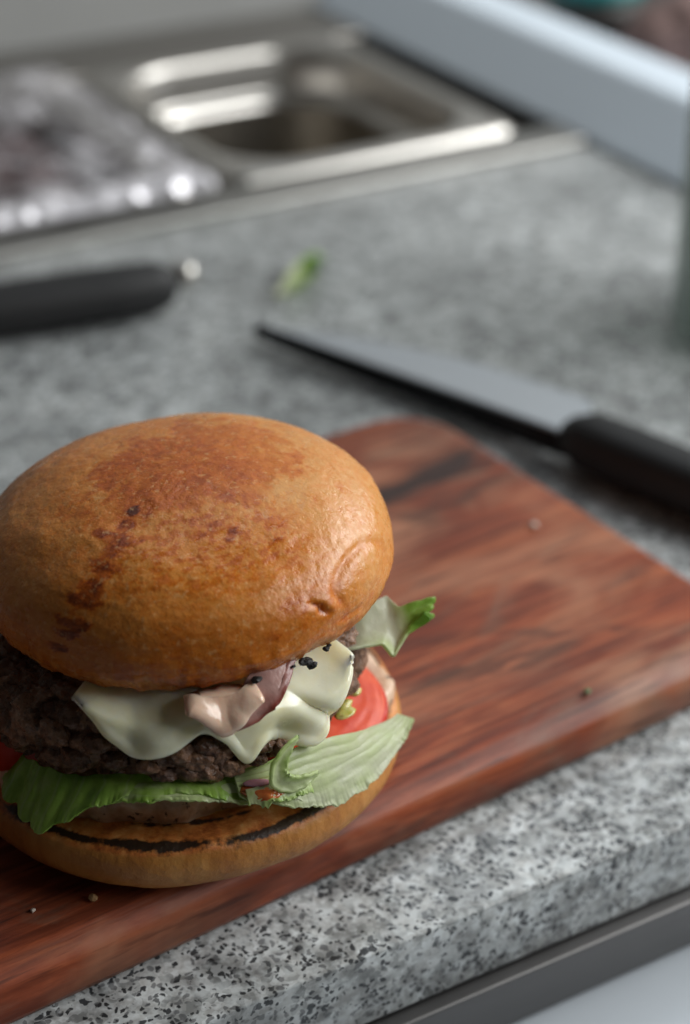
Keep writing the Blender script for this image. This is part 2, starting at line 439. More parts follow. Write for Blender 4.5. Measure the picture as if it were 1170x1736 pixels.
# ------------------------------------------------------------------ setting
SL = 0.024                                             # slab thickness
def slab():
    # granite slab, top at z=0, slightly eased front arris
    o = rbox("countertop", -1.2, 1.6, -0.075, 0.397, -SL, 0.0, 0.0007, M_granite, seg=3)
    o['kind'] = 'structure'; o['label'] = "grey speckled granite worktop with a square front edge"
slab()
w = rbox("wall", -1.5, 2.2, 0.714, 0.80, -0.5, 1.2, 0, M_wall); w['kind'] = 'structure'; w['label'] = "plain grey wall behind the steel pans"
# dark steel strip under the slab and a pale ledge lower in front
lip = rbox("steel_edge_strip", -1.2, 1.6, -0.0795, -0.06, -0.0425, -SL - .0008, .0010, M_lip)
tag(lip, "dark dull steel edge strip running under the front of the granite slab", "edge strip")
low = rbox("white_lower_ledge", -1.2, 1.6, -0.165, -0.0615, -0.075, -0.0440, .002, M_white)
tag(low, "pale blue white lower ledge in front of and below the dark steel strip", "ledge")
# steel surround of the pan well
sf = empty("steel_pan_well", (0.2, .40, 0), "brushed steel surround that holds the two food pans behind the granite", "pan well")
def child(o, p):
    o.parent = p; o.matrix_parent_inverse = Matrix.Translation(-Vector(p.location)); return o
child(rbox("front_rail", -1.2, .4265, .3975, .4262, -.02, .0035, .0018, M_rail), sf)
child(rbox("rear_rail", -1.2, .4265, .642, .7135, -.02, .0025, .0018, M_frame), sf)
child(rbox("divider_bar", .2085, .2225, .427, .6415, -.02, -.0005, .0018, M_frame), sf)
child(rbox("well_floor", -1.2, .4265, .40, .7135, -.16, -.155, 0, M_dark), sf)
child(rbox("side_rail", .4055, .4105, .427, .6415, -.02, -.002, .0015, M_frame), sf)

# white steel bar on the right
def ledge():
    sec = [(.427, .0006), (.4275, .0040), (.4610, .0285), (.4640, .0298), (.4960, .0300), (.4985, .0290), (.4995, .0270), (.4995, .0006)]
    P = np.array([[(x, y, z) for x, z in sec] for y in np.linspace(.292, .7135, 12)])
    V = P.reshape(-1, 3); F = gfaces(12, 8)
    for k in range(11): F.append((k * 8, k * 8 + 7, k * 8 + 15, k * 8 + 8))
    F += [tuple(range(8)), tuple(range(88, 96))[::-1]]
    return mk("white_steel_ledge", V, F, M_ledge, smooth=False)
bar = ledge()
tag(bar, "long pale blue white steel ledge running back beside the empty pan", "ledge")
dk = rbox("dark_side_bench", .5000, 1.6, .3975, .7135, -.02, .0, .001, M_dark)
tag(dk, "dark bench behind the white ledge at top right", "bench")

# ------------------------------------------------------------------ pans
def rrect(hx, hy, r, n):
    pts = []
    for k, (cx, cy) in enumerate(((1, 1), (-1, 1), (-1, -1), (1, -1))):
        for j in range(n + 1):
            a = math.pi / 2 * k + math.pi / 2 * j / n
            pts.append((cx * (hx - r) + r * math.cos(a), cy * (hy - r) + r * math.sin(a)))
    # add points along straight sides
    return np.array(pts)
def pan(name, cx, cy, hx, hy, depth, label, zt=.006):
    root = empty(name, (cx, cy, zt), label, "food pan")
    # profile: list of (inset from outer edge, z, corner radius)
    prof = [(0.0015, -.0095, .012), (0, -.008, .012), (.0003, -.0055, .012), (.0018, -.0028, .012), (.0042, -.0008, .012), (.0070, 0, .012), (.011, 0, .034), (.013, -.0006, .040), (.0143, -.002, .044), (.0150, -.005, .046),
            (.0162, -.024, .046), (.0166, -.0262, .046), (.0176, -.0278, .046), (.0215, -.0292, .046), (.0228, -.0305, .046), (.0236, -.033, .046), (.0275, -depth + .012, .046), (.029, -depth + .006, .046), (.032, -depth + .0018, .044), (.038, -depth, .04)]
    rings = [np.c_[rrect(hx - i, hy - i, max(r, .004), 10), np.full(44, z)] for i, z, r in prof]
    P = np.stack(rings, 1)
    rimP = P[:, :16]; basP = P[:, 15:]
    V = rimP.reshape(-1, 3); mk("rim", V, gfaces(44, 16, True), M_steel, root)
    nv = basP.shape[1]; V = list(basP.reshape(-1, 3)); F = gfaces(44, nv, True)
    F.append([i * nv + nv - 1 for i in range(44)])
    mk("basin", V, F, M_basin, root)
    return root
pan("steel_food_pan", .3140, .5345, .0905, .1065, .105, "empty rectangular steel food pan with rounded corners beside the white ledge")
p2 = pan("steel_food_pan", .1170, .5345, .0905, .1065, .105, "steel food pan at far left filled with dark food under cling film")
def heap():
    n = 60
    u, v = np.meshgrid(np.linspace(-1, 1, n), np.linspace(-1, 1, n), indexing='ij')
    X, Y = u * .073, v * .089
    P = np.stack([X, Y, 0 * X], -1)
    Z = -.026 + .018 * (1 - np.maximum(abs(u), abs(v)) ** 4) + .010 * fbm(P * 35 + 3, 4, 3) + .004 * fbm(P * 120, 3, 5)
    P[..., 2] = Z
    o = mk("chopped_filling", P.reshape(-1, 3), gfaces(n, n), M_heap)
    o.location = (.1170, .5345, .006)
    tag(o, "dark reddish chopped food heaped under cling film in the left pan", "food", kind="stuff")
heap()
def film():
    nx, ny = 150, 170
    u, v = np.meshgrid(np.linspace(0, 1, nx), np.linspace(0, 1, ny), indexing='ij')
    X = .010 + u * .203; Y = .418 + v * .228
    P = np.stack([X, Y, 0 * X], -1)
    e = np.minimum(np.minimum(u, 1 - u) * 203, np.minimum(v, 1 - v) * 228)
    c1, _ = voro(P * 26 + fbm(P * 30, 3, 9)[..., None] * .5, 3)
    ridge = np.abs(fbm(P * 28 + 5, 4, 12)); r2 = np.abs(fbm(P * 60 + 2, 3, 22))
    Z = .0105 + .0035 * sstep(0, 30, e) * (c1 - .4) * 2.2 + .007 * (.22 - ridge) * sstep(0, 12, e) * 1.6 + .004 * (.2 - r2)
    # the front edge folds down over the rim
    fr = 1 - sstep(.05, .13, v); Z = Z * (1 - fr) + (.0125 + .004 * fbm(P * 90, 3, 7)) * fr
    dn = 1 - sstep(0, .022, v); Z -= .006 * dn
    Z += fr * (.0012 * fbm(P * 230 + 4, 3, 88) + .0012 * fbm(P * 110 + 1, 2, 89))
    # bunched up on the left
    Z += .008 * (1 - sstep(.0, .40, u)) * (.5 + fbm(P * 40 + 8, 3, 31)) * (1 - sstep(.25, .7, v))
    Z = np.maximum(Z, .0072)
    P[..., 2] = Z
    o = mk("cling_film", P.reshape(-1, 3), gfaces(nx, ny), M_film, attr={"bunch": np.clip(fr * (1.0 + .8 * fbm(P * 45, 3, 77)) + .8 * (1 - sstep(.1, .45, u)) * (1 - sstep(.12, .5, v)) * (.6 + fbm(P * 60, 3, 78)) + .42 * sstep(.06, .30, fbm(P * 38 + 9, 4, 55)) + .35 * sstep(.80, .95, u) * (.5 + fbm(P * 50, 3, 79)), 0, 1)})
    tag(o, "crumpled clear cling film stretched over the left pan with white glints", "plastic film")
film()

# ------------------------------------------------------------------ chopping board
BT = .018
def board():
    # local frame: x along the long edge, y across; bottom front edge line through two points on the worktop
    A = np.array([-0.0653, -0.0548]); Bp = np.array([0.1503, -0.0359]); d = (Bp - A) / np.linalg.norm(Bp - A)
    ang = math.atan2(d[1], d[0])
    Lx, Wy = .40, .185
    # right end measured at x = .1935 on the front edge direction
    org = A + d * ((0.186 - A[0]) / d[0])           # front right bottom corner
    c = org - d * Lx / 2 + np.array([-d[1], d[0]]) * Wy / 2
    hx, hy = Lx / 2, Wy / 2
    prof = [(.010, 0, .02), (.004, 0, .022), (.0012, .0010, .024), (0, .0035, .025), (0, .0108, .025), (.0004, .0124, .0248), (.0014, .0140, .0244), (.0048, .0168, .0225), (.0066, .0177, .021), (.0090, .018, .019)]
    n = 14
    rings = []
    for i, z, r in prof:
        q = rrect(hx - i, hy - i, r, n); rings.append(np.c_[q, np.full(len(q), z)])
    P = np.stack(rings, 1)                             # [ring points, profile]
    # subdivide long straight runs so the edge can be slightly uneven
    Q = []
    for k in range(len(P)):
        a, b = P[k], P[(k + 1) % len(P)]; Lg = np.linalg.norm(b[3] - a[3]); m = max(1, int(Lg / .006))
        for j in range(m): Q.append(a + (b - a) * j / m)
    P = np.array(Q)
    P[..., :2] *= (1 + .004 * fbm(np.stack([P[..., 0] * 12, P[..., 1] * 12, P[..., 2] * 60], -1), 3, 2))[..., None]
    V, F = lathe(P)
    o = mk("chopping_board", V, F, M_wood)
    o.location = (c[0], c[1], .0006); o.rotation_euler = (0, 0, ang)
    tag(o, "reddish brown hardwood chopping board with rounded edges under the burger", "chopping board")
board()

# ------------------------------------------------------------------ burger
BZ = .0188
burger = empty("burger", (0, 0, BZ), "tall burger in a glossy golden bun with cheese, lettuce and tomato on the board", "burger")
AZ = -112.5
def pol(phi, r, z):
    a = np.radians(phi + AZ)
    return np.stack([r * np.cos(a), r * np.sin(a), np.broadcast_to(z, np.shape(a)) - BZ + 0 * a], -1)

def bottom_bun():
    nu = 300
    prof = [(.030, .0188), (.0475, .0188), (.0525, .0198), (.0566, .0222), (.0594, .0256), (.0606, .029), (.0604, .0325), (.0594, .0348), (.0580, .0358), (.056, .0362), (.0535, .0362), (.0505, .0360), (.047, .0358), (.043, .0357), (.036, .0357), (.02, .0357)]
    pr = np.array(prof); t = np.r_[0, np.cumsum(np.hypot(*np.diff(pr, axis=0).T))]
    tt = np.linspace(0, t[-1], 90); R = np.interp(tt, t, pr[:, 0]); Z = np.interp(tt, t, pr[:, 1])
    for _ in range(2):
        R[1:-1] = (R[:-2] + 2 * R[1:-1] + R[2:]) / 4; Z[1:-1] = (Z[:-2] + 2 * Z[1:-1] + Z[2:]) / 4
    th = np.linspace(0, 360, nu, endpoint=False)
    PH, RR = np.meshgrid(th, R, indexing='ij'); ZZ = np.broadcast_to(Z, PH.shape).copy()
    P = pol(PH, RR, ZZ)
    wob = .0012 * fbm(P * 30, 3, 3)
    P[..., :2] *= (1 + wob / .058)[..., None]
    up = (ZZ > .0345) & (RR < .0595)
    P[..., 2] += np.where(up, .0007 * fbm(P * 160, 4, 5), .0004 * fbm(P * 120, 3, 6)) * np.where(ZZ < .0192, 0, 1)
    P[..., 2] = np.maximum(P[..., 2], 0)
    ringc = np.where(ZZ > .030, np.exp(-((RR - .0570 - .0016 * fbm(P * 45, 3, 8)) / (.0019 + .0010 * fbm(P * 80, 2, 9))) ** 2) * (.85 + .5 * fbm(P * 70, 3, 10)), 0) * np.where((RR < .0602), 1, 0)
    ring2 = np.where(ZZ > .0352, (.55 + .6 * fbm(P * 60, 3, 12)) * np.exp(-((RR - .0492) / .0013) ** 2), 0)
    char = np.clip(ringc + ring2, 0, 1)
    toast = np.where((ZZ > .0350) & (RR < .0590), 1.0, 0.0)
    V, F = lathe(P)
    ex = lambda a: np.r_[a.ravel(), a[0, 0], a[0, -1]]
    mk("bottom_bun", V, F, M_heel, burger, attr={"char": ex(char), "toast": ex(toast)})
bottom_bun()

TB_C = np.array([.0030, -.0046, .0871]); TB_R = .0523; TB_HU = .0241; TB_HD = .0150
def top_bun():
    nu, nv = 420, 190
    t = np.linspace(-math.pi / 2, math.pi / 2, nv)
    e = np.where(t > 0, 2 / 2.22, 2 / 2.8)
    c = np.abs(np.cos(t)) ** e; s = np.sign(np.sin(t)) * np.abs(np.sin(t)) ** e
    th = np.linspace(0, 360, nu, endpoint=False)
    PH, C = np.meshgrid(th, c, indexing='ij'); _, Sg = np.meshgrid(th, s, indexing='ij')
    a = np.radians(PH + AZ)
    U = np.stack([C * np.cos(a), C * np.sin(a), Sg], -1)              # unit shape
    X = TB_R * U[..., 0]; Y = TB_R * U[..., 1]; Z = np.where(Sg > 0, TB_HU, TB_HD) * Sg
    n = U / np.linalg.norm(U, axis=-1, keepdims=True)
    # uneven baked surface
    D = .0013 * fbm(U * 1.6 + 4, 2, 1) + .00030 * fbm(U * 5 + 1, 3, 2) + .00016 * fbm(U * 26, 3, 4)
    lowm = sstep(.15, -.45, Sg)
    D += .00085 * lowm * fbm(np.stack([U[..., 0] * 16, U[..., 1] * 16, U[..., 2] * 2.2], -1), 3, 9)   # creases towards the lower edge
    ph = np.where(PH > 180, PH - 360, PH); el = np.degrees(np.arctan2(Sg, C))
    def spot(p0, e0, sp, se): return np.exp(-(((ph - p0) / sp) ** 2 + ((el - e0) / se) ** 2))
    ring = np.exp(-((np.hypot((ph - 55) / 1.05, el - 13) - 13) / 2.2) ** 2) * sstep(4, 14, el + .25 * (ph - 50))
    D += .0004 * spot(55, 13, 10, 10) - .0005 * ring
    crease = np.exp(-((ph - 36 - (13 - el) * .38 - .4 * np.sin(el)) / 1.0) ** 2 - ((el - 13) / 5.5) ** 4)
    crack = np.exp(-((ph - 46) / 4.5) ** 4 - ((el + 3 + .12 * (ph - 46)) / 1.3) ** 2)
    nick = np.exp(-((ph - 43 - (10 - el) * .2) / .7) ** 2 - ((el - 11) / 4) ** 2)
    D += -.0012 * crease + .0006 * spot(39.5, 12, 2.2, 6) - .0009 * crack - .0005 * nick
    D += .0004 * spot(26, 33, 5, 4) + .0004 * spot(37, 46, 6, 3) - .0003 * spot(30, 40, 4, 3)
    D += .0006 * spot(-62, 45, 9, 6) - .0005 * spot(-22, 60, 14, 4)
    X, Y, Z = X + D * n[..., 0], Y + D * n[..., 1], Z + D * n[..., 2]
    Z = Z + .0377 * X - .0123 * Y
    P = np.stack([X, Y, Z], -1) + TB_C - np.array([0, 0, BZ])
    # browning of the crust (baked colour)
    top = sstep(.25, .95, Sg)
    m1 = fbm(U * 4.5 + 2, 4, 15); m2 = fbm(U * 13 + 2, 4, 18); m3 = fbm(U * 30 + 2, 3, 19)
    br = .26 + .06 * m1 + .05 * m2 + .10 * sstep(30, 4, el) * sstep(60, 40, ph) - .13 * sstep(34, 62, ph) * sstep(80, 60, el)
    br += (.24 + .08 * m1) * sstep(60, 68, el + 16 * m2 + 10 * m1 + 5 * m3 + .10 * np.clip(ph, -60, 60))
    m4 = fbm(np.stack([U[..., 0] * 34, U[..., 1] * 34, U[..., 2] * 60], -1) + 3, 3, 27)
    band = sstep(28, 42, el) * sstep(72, 62, el) * sstep(-40, -15, ph) * sstep(52, 34, ph)
    br += .17 * band * sstep(.0, .08, m4 + .5 * m2) + .09 * sstep(.06, .16, m4)
    sd = np.full(ph.shape, 9.0)
    for (p0, e0, sp, se) in ((-33.5, 66, 6, 2.6), (-31, 60.5, 7, 3), (-30, 55, 9, 2.6), (-37, 55, 6, 2), (-28.5, 50, 5, 4), (-29, 44, 5, 4), (-30, 37, 4.6, 4.5), (-31, 31, 5, 4.5), (-32, 20, 5, 4), (-33.5, 14, 4, 3), (-36, 5, 3, 2.5)):
        sd = np.minimum(sd, np.hypot((ph - p0) / sp, (el - e0) / se))
    br += (.42 + .10 * sstep(45, 30, el)) * sstep(1.18, .80, sd + .8 * m2 + .5 * m3) * (.85 + .5 * m3)
    br += .16 * np.exp(-(np.hypot((ph + 34) / 3, (el - 66.5) / 1.3)) ** 2)
    for (p0, e0, sp, se, k) in ((27, 21, 2, 2.5, .2), (31, 19, 1.5, 3, .2), (22, 8, 1.5, 3, .16), (30, 9, 1.2, 4, .12), (79, 43, 2.4, 1.2, .3), (-4, 14, 2.5, 6, .14), (-58, 58, 16, 4, .2)):
        br += k * np.exp(-(np.hypot((ph - p0) / sp, (el - e0) / se) + 1.2 * m3) ** 2 * 1.0)
    wr = fbm(np.stack([U[..., 0] * 24, U[..., 1] * 24, U[..., 2] * 3], -1), 3, 29)
    br += .16 * sstep(12, -8, el) * sstep(-.05, .25, wr)
    br += .42 * crease + .22 * crack + .15 * nick + .08 * ring
    und = sstep(-.72, -.9, Sg); br = br * (1 - und) + .12 * und
    V, F = lathe(P)
    ex = lambda a: np.r_[a.ravel(), a[0, 0], a[0, -1]]
    o = mk("top_bun", V, F, M_bun, burger, attr={"brown": ex(np.clip(br, 0, 1))})
    return o
tb = top_bun()

# patty -----------------------------------------------------------------
def patty():
    nu, nv = 620, 170
    t = np.linspace(-math.pi / 2, math.pi / 2, nv)
    e = 2 / 4.2
    c = np.abs(np.cos(t)) ** e; s = np.sign(np.sin(t)) * np.abs(np.sin(t)) ** e
    th = np.linspace(0, 360, nu, endpoint=False)
    PH, C = np.meshgrid(th, c, indexing='ij'); _, Sg = np.meshgrid(th, s, indexing='ij')
    P = pol(PH, .0534 * C, .0612 + .0142 * Sg) + np.array([-.0022, .0016, 0])
    n = np.stack([np.cos(np.radians(PH + AZ)) * C, np.sin(np.radians(PH + AZ)) * C, Sg * .8], -1); n /= np.linalg.norm(n, axis=-1, keepdims=True) + 1e-9
    wp = P + .0025 * np.stack([fbm(P * 160, 3, 1), fbm(P * 160, 3, 2), fbm(P * 160, 3, 3)], -1)
    d1, id1 = voro(wp * 135, 1); d2, id2 = voro(wp * np.array([330, 330, 420.]), 4)
    D = .0040 * (.5 - d1) + .0017 * (.5 - d2) + .0022 * (id1 - .5) + .0012 * fbm(P * 60, 3, 7) + .0003 * fbm(P * 700, 2, 8)
    P = P + n * D[..., None] * sstep(.2, .7, C)[..., None]
    V, F = lathe(P)
    ex = lambda a: np.r_[a.ravel(), a[0, 0], a[0, -1]]
    mk("beef_patty", V, F, M_meat, burger, attr={"cell": ex(.6 * id1 + .4 * id2)})
patty()

def chunks():
    rg = random.Random(12)
    for ph, z, k in ((-7, .0592, 1.0), (-3.5, .0612, 1.15), (0.5, .0632, 1.2), (4, .0605, 1.3), (7.5, .0630, 1.2), (10.5, .0600, 1.15), (2, .0572, 1.2), (-4, .0570, 1.0), (7, .0568, 1.3), (12.5, .0568, 1.0), (19, .0575, .9), (21.5, .0600, .8), (-16, .0600, 1.0), (-20, .0640, 1.1), (-26, .0590, 1.1), (-31, .0650, 1.2), (25, .0585, .8)):
        V, F = ico(4); sd = int(ph * 7 + 300)
        d = 1 + .34 * fbm(V * 1.5 + sd, 4, sd) + .12 * fbm(V * 5 + sd, 3, sd + 2)
        a = rad(ph + AZ); R3 = np.array(Matrix.Rotation(a, 3, 'Z')) @ np.array(Matrix.Rotation(rg.uniform(-.6, .6), 3, 'X'))
        P = (V * d[:, None] * np.array([.0026, .0036 * k, .0024 * k])) @ R3.T + pol(np.array(float(ph)), .0550 + rg.uniform(-.0004, .0006), z)
        mk("mince_crumb", P, F, M_meat, burger, attr={"cell": np.clip(.35 + rg.uniform(-.25, .35) + .5 * fbm(V * 3, 3, sd), 0, 1)})
chunks()

# cheese ----------------------------------------------------------------
def smooth1(y, k):
    w = np.hanning(k * 2 + 3)[1:-1]; w /= w.sum()
    return np.convolve(np.pad(y, k, mode='edge'), w, 'valid')
def cheese():
    nu, nv = 280, 70
    keys = [(-27, .0764), (-23, .0750), (-19, .0716), (-16, .0682), (-13, .0658), (-11, .0640), (-9, .0632), (-7, .0636), (-4, .0640), (-1, .0648), (2, .0672), (5, .0690), (8, .0682), (10, .0660), (12.5, .0640), (14.5, .0585), (17, .0570), (19, .0605), (22, .0610), (26, .0590), (30, .0570), (35, .0545), (39, .0548), (42, .057), (45, .060), (48, .066), (52, .074)]
    u = np.linspace(-26, 50, nu); zb = smooth1(interp(u, keys, 1), 8)
    v = np.linspace(0, 1, nv)
    U, Vv = np.meshgrid(u, v, indexing='ij'); ZB = np.broadcast_to(zb[:, None], U.shape)
    zt = .0765
    ph = U + np.where(U > 34, (U - 34) / 16 * (3 - 9 * Vv), 0)
    z = zt + (ZB - zt) * Vv ** .9
    r = .0478 + .0092 * sstep(0, .38, Vv)
    # the right flap stands off and bulges, with a fold across it
    r = r + .0018 * sstep(24, 40, U) * np.sin(np.pi * np.clip(Vv * 1.05, 0, 1))
    fold = np.exp(-((ph - 27 - 16 * np.sin(np.clip((.0705 - z) / .014, -1, 1) * 1.2 + .2)) / 2.2) ** 2) * sstep(.0745, .068, z) * (z > .0555)
    r = r - .0022 * fold - .0022 * np.exp(-((ph - 26) / 4.5) ** 2 - ((z - .0625) / .0042) ** 2)
    r = r + .0012 * np.exp(-((ph + 3) / 5) ** 2 - ((z - .069) / .0022) ** 2) + .0010 * np.exp(-((ph - 16) / 2.5) ** 2 - ((z - .0585) / .003) ** 2)
    r = r + .0007 * np.exp(-((ph + 12) / 2) ** 2 - ((z - .061) / .003) ** 2) - .0010 * sstep(.0655, .062, z) * np.exp(-((ph + 12) / 4) ** 2)
    lip = np.exp(-((z - ZB - .0019) / .0016) ** 2)
    r = r + (.0011 + .0010 * fbm(np.stack([ph * .12, 0 * ph, 0 * ph], -1), 2, 8)) * lip * np.clip((zt - ZB) / .006, 0, 1) * sstep(-24, -14, ph)
    r = r - .0030 * sstep(44, 50, U) * sstep(.2, .6, Vv) - .0016 * sstep(-20, -26, U)
    r = r + .0020 * np.exp(-((ph + 5) / 6) ** 2 - ((z - .0672) / .0034) ** 2) + .0012 * np.exp(-((ph + 15) / 4) ** 2 - ((z - .0705) / .003) ** 2)
    P0 = pol(ph, r, z)
    r = r - .0006 + .0014 * fbm(P0 * 65 + 3, 2, 5) + .0003 * fbm(P0 * 210, 2, 6)
    P = pol(ph, r, z)
    eu = np.minimum(U + 26, 50 - U) / 4.0; ed = (1 - Vv) * (zt - ZB) / .0030
    ed = np.clip(np.minimum(eu, ed), 0, 1); th = .0003 + (.0017 + .0008 * fbm(P * 60, 2, 15)) * np.sqrt(1 - (1 - ed) ** 2)
    for _ in range(14):
        P[1:-1, 1:-1] = .5 * P[1:-1, 1:-1] + .125 * (P[:-2, 1:-1] + P[2:, 1:-1] + P[1:-1, :-2] + P[1:-1, 2:])
        P[1:-1, -1] = .5 * P[1:-1, -1] + .25 * (P[:-2, -1] + P[2:, -1]); P[0, 1:-1] = .5 * P[0, 1:-1] + .25 * (P[0, :-2] + P[0, 2:]); P[-1, 1:-1] = .5 * P[-1, 1:-1] + .25 * (P[-1, :-2] + P[-1, 2:])
    # keep the inner face fixed so that the edge rounds off outward
    n = normals(P); out = P - np.array([0, 0, 0]); sg = np.sign((n[..., :2] * P[..., :2]).sum(-1).mean())
    P = P - sg * n * (.0010 - th / 2)[..., None]
    return sheet("cheese_slice", P, th, M_cheese, burger)
CHEESE = cheese()

# lettuce ---------------------------------------------------------------
def leaf(name, keys, nu, nv, tone, amp, fu, fv, seed, edge=.0008, veins=9, th=.0006, ridge=.0005, along=True, crease=()):
    """keys: phi, r_top, z_top, r_bot, z_bot; ridges run along the leaf, creases cross it"""
    u = np.linspace(keys[0][0], keys[-1][0], nu)
    k = max(2, nu // 22)
    rt, zt, rb, zb = (smooth1(interp(u, keys, c), k) for c in (1, 2, 3, 4))
    v = np.linspace(0, 1, nv); U, Vv = np.meshgrid(u, v, indexing='ij')
    e = lambda a: a[:, None]
    N = lambda a, b, o, sd: fbm(np.stack([U * a, Vv * b, 0 * U + sd * 1.7], -1), o, sd)
    q = N(fu, fv, 3, seed); q2 = N(fu * 3.1, fv * 2.6, 3, seed + 3)
    r = e(rt) + (e(rb) - e(rt)) * Vv; z = e(zt) + (e(zb) - e(zt)) * Vv ** 1.1
    r = r + amp * (q + .18 * q2) * (.3 + .7 * Vv)
    z = z + .5 * amp * N(fu * 1.3, 1.5, 2, seed + 5) * (.2 + .8 * Vv)
    jag = N(.45, .01, 3, seed + 6) + .35 * N(1.9, .01, 2, seed + 9)
    z = z + edge * jag * Vv ** 6
    lines = np.abs(np.mod(Vv * veins * .5 + .8 * N(.045, 1.6, 4, seed + 12) + .02 * U, 1) - .5) * 2
    if not along:
        lines = np.abs(np.mod((U - u[0]) / (u[-1] - u[0]) * veins + .5 * N(.06, 1.0, 3, seed + 12), 1) - .5) * 2
    vein = sstep(.80, 1, lines)
    r = r + ridge * (sstep(0, .8, lines) - .5)
    for (cp, cw, ca) in crease:
        r = r - ca * np.exp(-((U - cp - 1.5 * q) / cw) ** 2) * (.3 + .7 * Vv)
    P = pol(U, r, z)
    return sheet(name, P, th, M_leaf, burger, attr={"tone": np.clip(tone(U, Vv) + .16 * q + .10 * q2, 0, 1), "vein": vein})
# dark green frilled leaf at the left front
leaf("lettuce_leaf", [(-51, .050, .0485, .0548, .0430), (-45, .053, .0510, .0600, .0440), (-39, .0545, .0525, .0630, .0430), (-34, .055, .0530, .0655, .0425), (-31, .055, .0532, .0668, .0422), (-28, .055, .0532, .0655, .0442), (-24, .0545, .0535, .0635, .0482), (-19, .054, .0545, .0618, .0512), (-14, .054, .0552, .0594, .0520), (-7, .054, .0556, .0590, .0538), (0, .0535, .0552, .0588, .0532), (6, .0535, .0540, .0588, .0518), (12, .0535, .0535, .0594, .0500), (20, .0535, .053, .060, .0485)],
     300, 60, lambda U, V: .58 - .10 * sstep(-12, 10, U) - .06 * V, .0015, .11, 1.2, 11, edge=.0012, veins=11, th=.0005, ridge=.00042, along=False, crease=((-40, 1.6, .0011), (-34.5, 1.0, .0012), (-27.5, 1.4, .0010), (-21, 2, .0006)))
# lower fold of the same green leaf running along the front
leaf("lettuce_leaf", [(-24, .0545, .0515, .0582, .0492), (-15, .0555, .0535, .0598, .0512), (-7, .0560, .0545, .0602, .0528), (0, .0560, .0540, .0604, .0522), (6, .0560, .0530, .0604, .0508), (13, .0560, .0520, .0606, .0490), (20, .0560, .0510, .061, .0472), (28, .056, .050, .0610, .0446)],
     220, 40, lambda U, V: .54 - .010 * (U + 22) + .05 * V, .0011, .16, 1.5, 23, edge=.0012, veins=3, th=.0007)
# big pale leaf at the right front
leaf("lettuce_leaf", [(13, .0560, .0548, .0606, .0508), (20, .0560, .0552, .0616, .0474), (26, .0555, .0556, .0622, .0438), (32, .0548, .0550, .0625, .0408), (38, .0545, .0535, .0626, .0388), (44, .0545, .0515, .0626, .0377), (50, .0548, .0488, .0628, .0370), (56, .0552, .0462, .0630, .0374), (62, .0562, .0436, .0632, .0382), (68, .0580, .0412, .0634, .0382), (74, .0600, .0394, .0638, .0382)],
     280, 90, lambda U, V: .12 + .22 * sstep(36, 16, U) + .10 * sstep(.5, .0, V) * sstep(60, 35, U), .0009, .07, 2.2, 37, edge=.0013, veins=10, th=.0007, ridge=.00020)
# leaf sticking out under the right side of the top bun
def leaf_right():
    nu, nv = 150, 60
    top = np.array([(.0340, -.0290, .0690), (.0400, -.0300, .0705), (.0482, -.0288, .0722), (.0494, -.0330, .0703), (.0536, -.0342, .0717), (.0584, -.0346, .0716)])
    bot = np.array([(.0290, -.0376, .0665), (.0330, -.0392, .0665), (.0408, -.0395, .0650), (.0425, -.0420, .0618), (.0483, -.0392, .0662), (.0538, -.0388, .0690)])
    tt = np.linspace(0, 1, nu); k = np.array([0, .16, .42, .56, .78, 1.0])
    f = lambda A: np.stack([smooth1(np.interp(tt, k, A[:, c]), 6) for c in range(3)], -1)
    Tp, Bt = f(top), f(bot)
    u, v = np.meshgrid(tt, np.linspace(0, 1, nv), indexing='ij')
    P = Bt[:, None] * (1 - v[..., None]) + Tp[:, None] * v[..., None]
    q = fbm(P * 75 + 5, 4, 41); q2 = fbm(P * 260, 3, 44)
    bow = np.sin(v * np.pi)
    P[..., 2] += -.0030 * bow * (1 - .5 * u) + .0011 * q * (.4 + u)
    P[..., :2] += (.0016 * bow * (1 - u))[..., None] * np.array([.4, -.9])
    fr = sstep(.70, 1, u)
    P[..., 2] += fr * (.0011 * np.sin(v * 13 + 3 * q) + .0010 * q2)
    P[..., :2] += (fr * (.0012 * np.sin(v * 19 + 2) + .0016 * q2))[..., None] * np.array([.85, -.5])
    P[..., 2] -= BZ
    tone = .04 + .56 * sstep(.52, .86, u + .25 * (v - .5)) + .18 * sstep(.35, 0, v) * sstep(.2, .5, u) + .14 * q
    sheet("lettuce_leaf", P, .0008, M_leaf, burger, attr={"tone": np.clip(tone, 0, 1), "vein": .5 * sstep(.75, 1, np.abs(np.mod(v * 2.2 + q * .6 + .5 * u, 1) - .5) * 2)})
leaf_right()
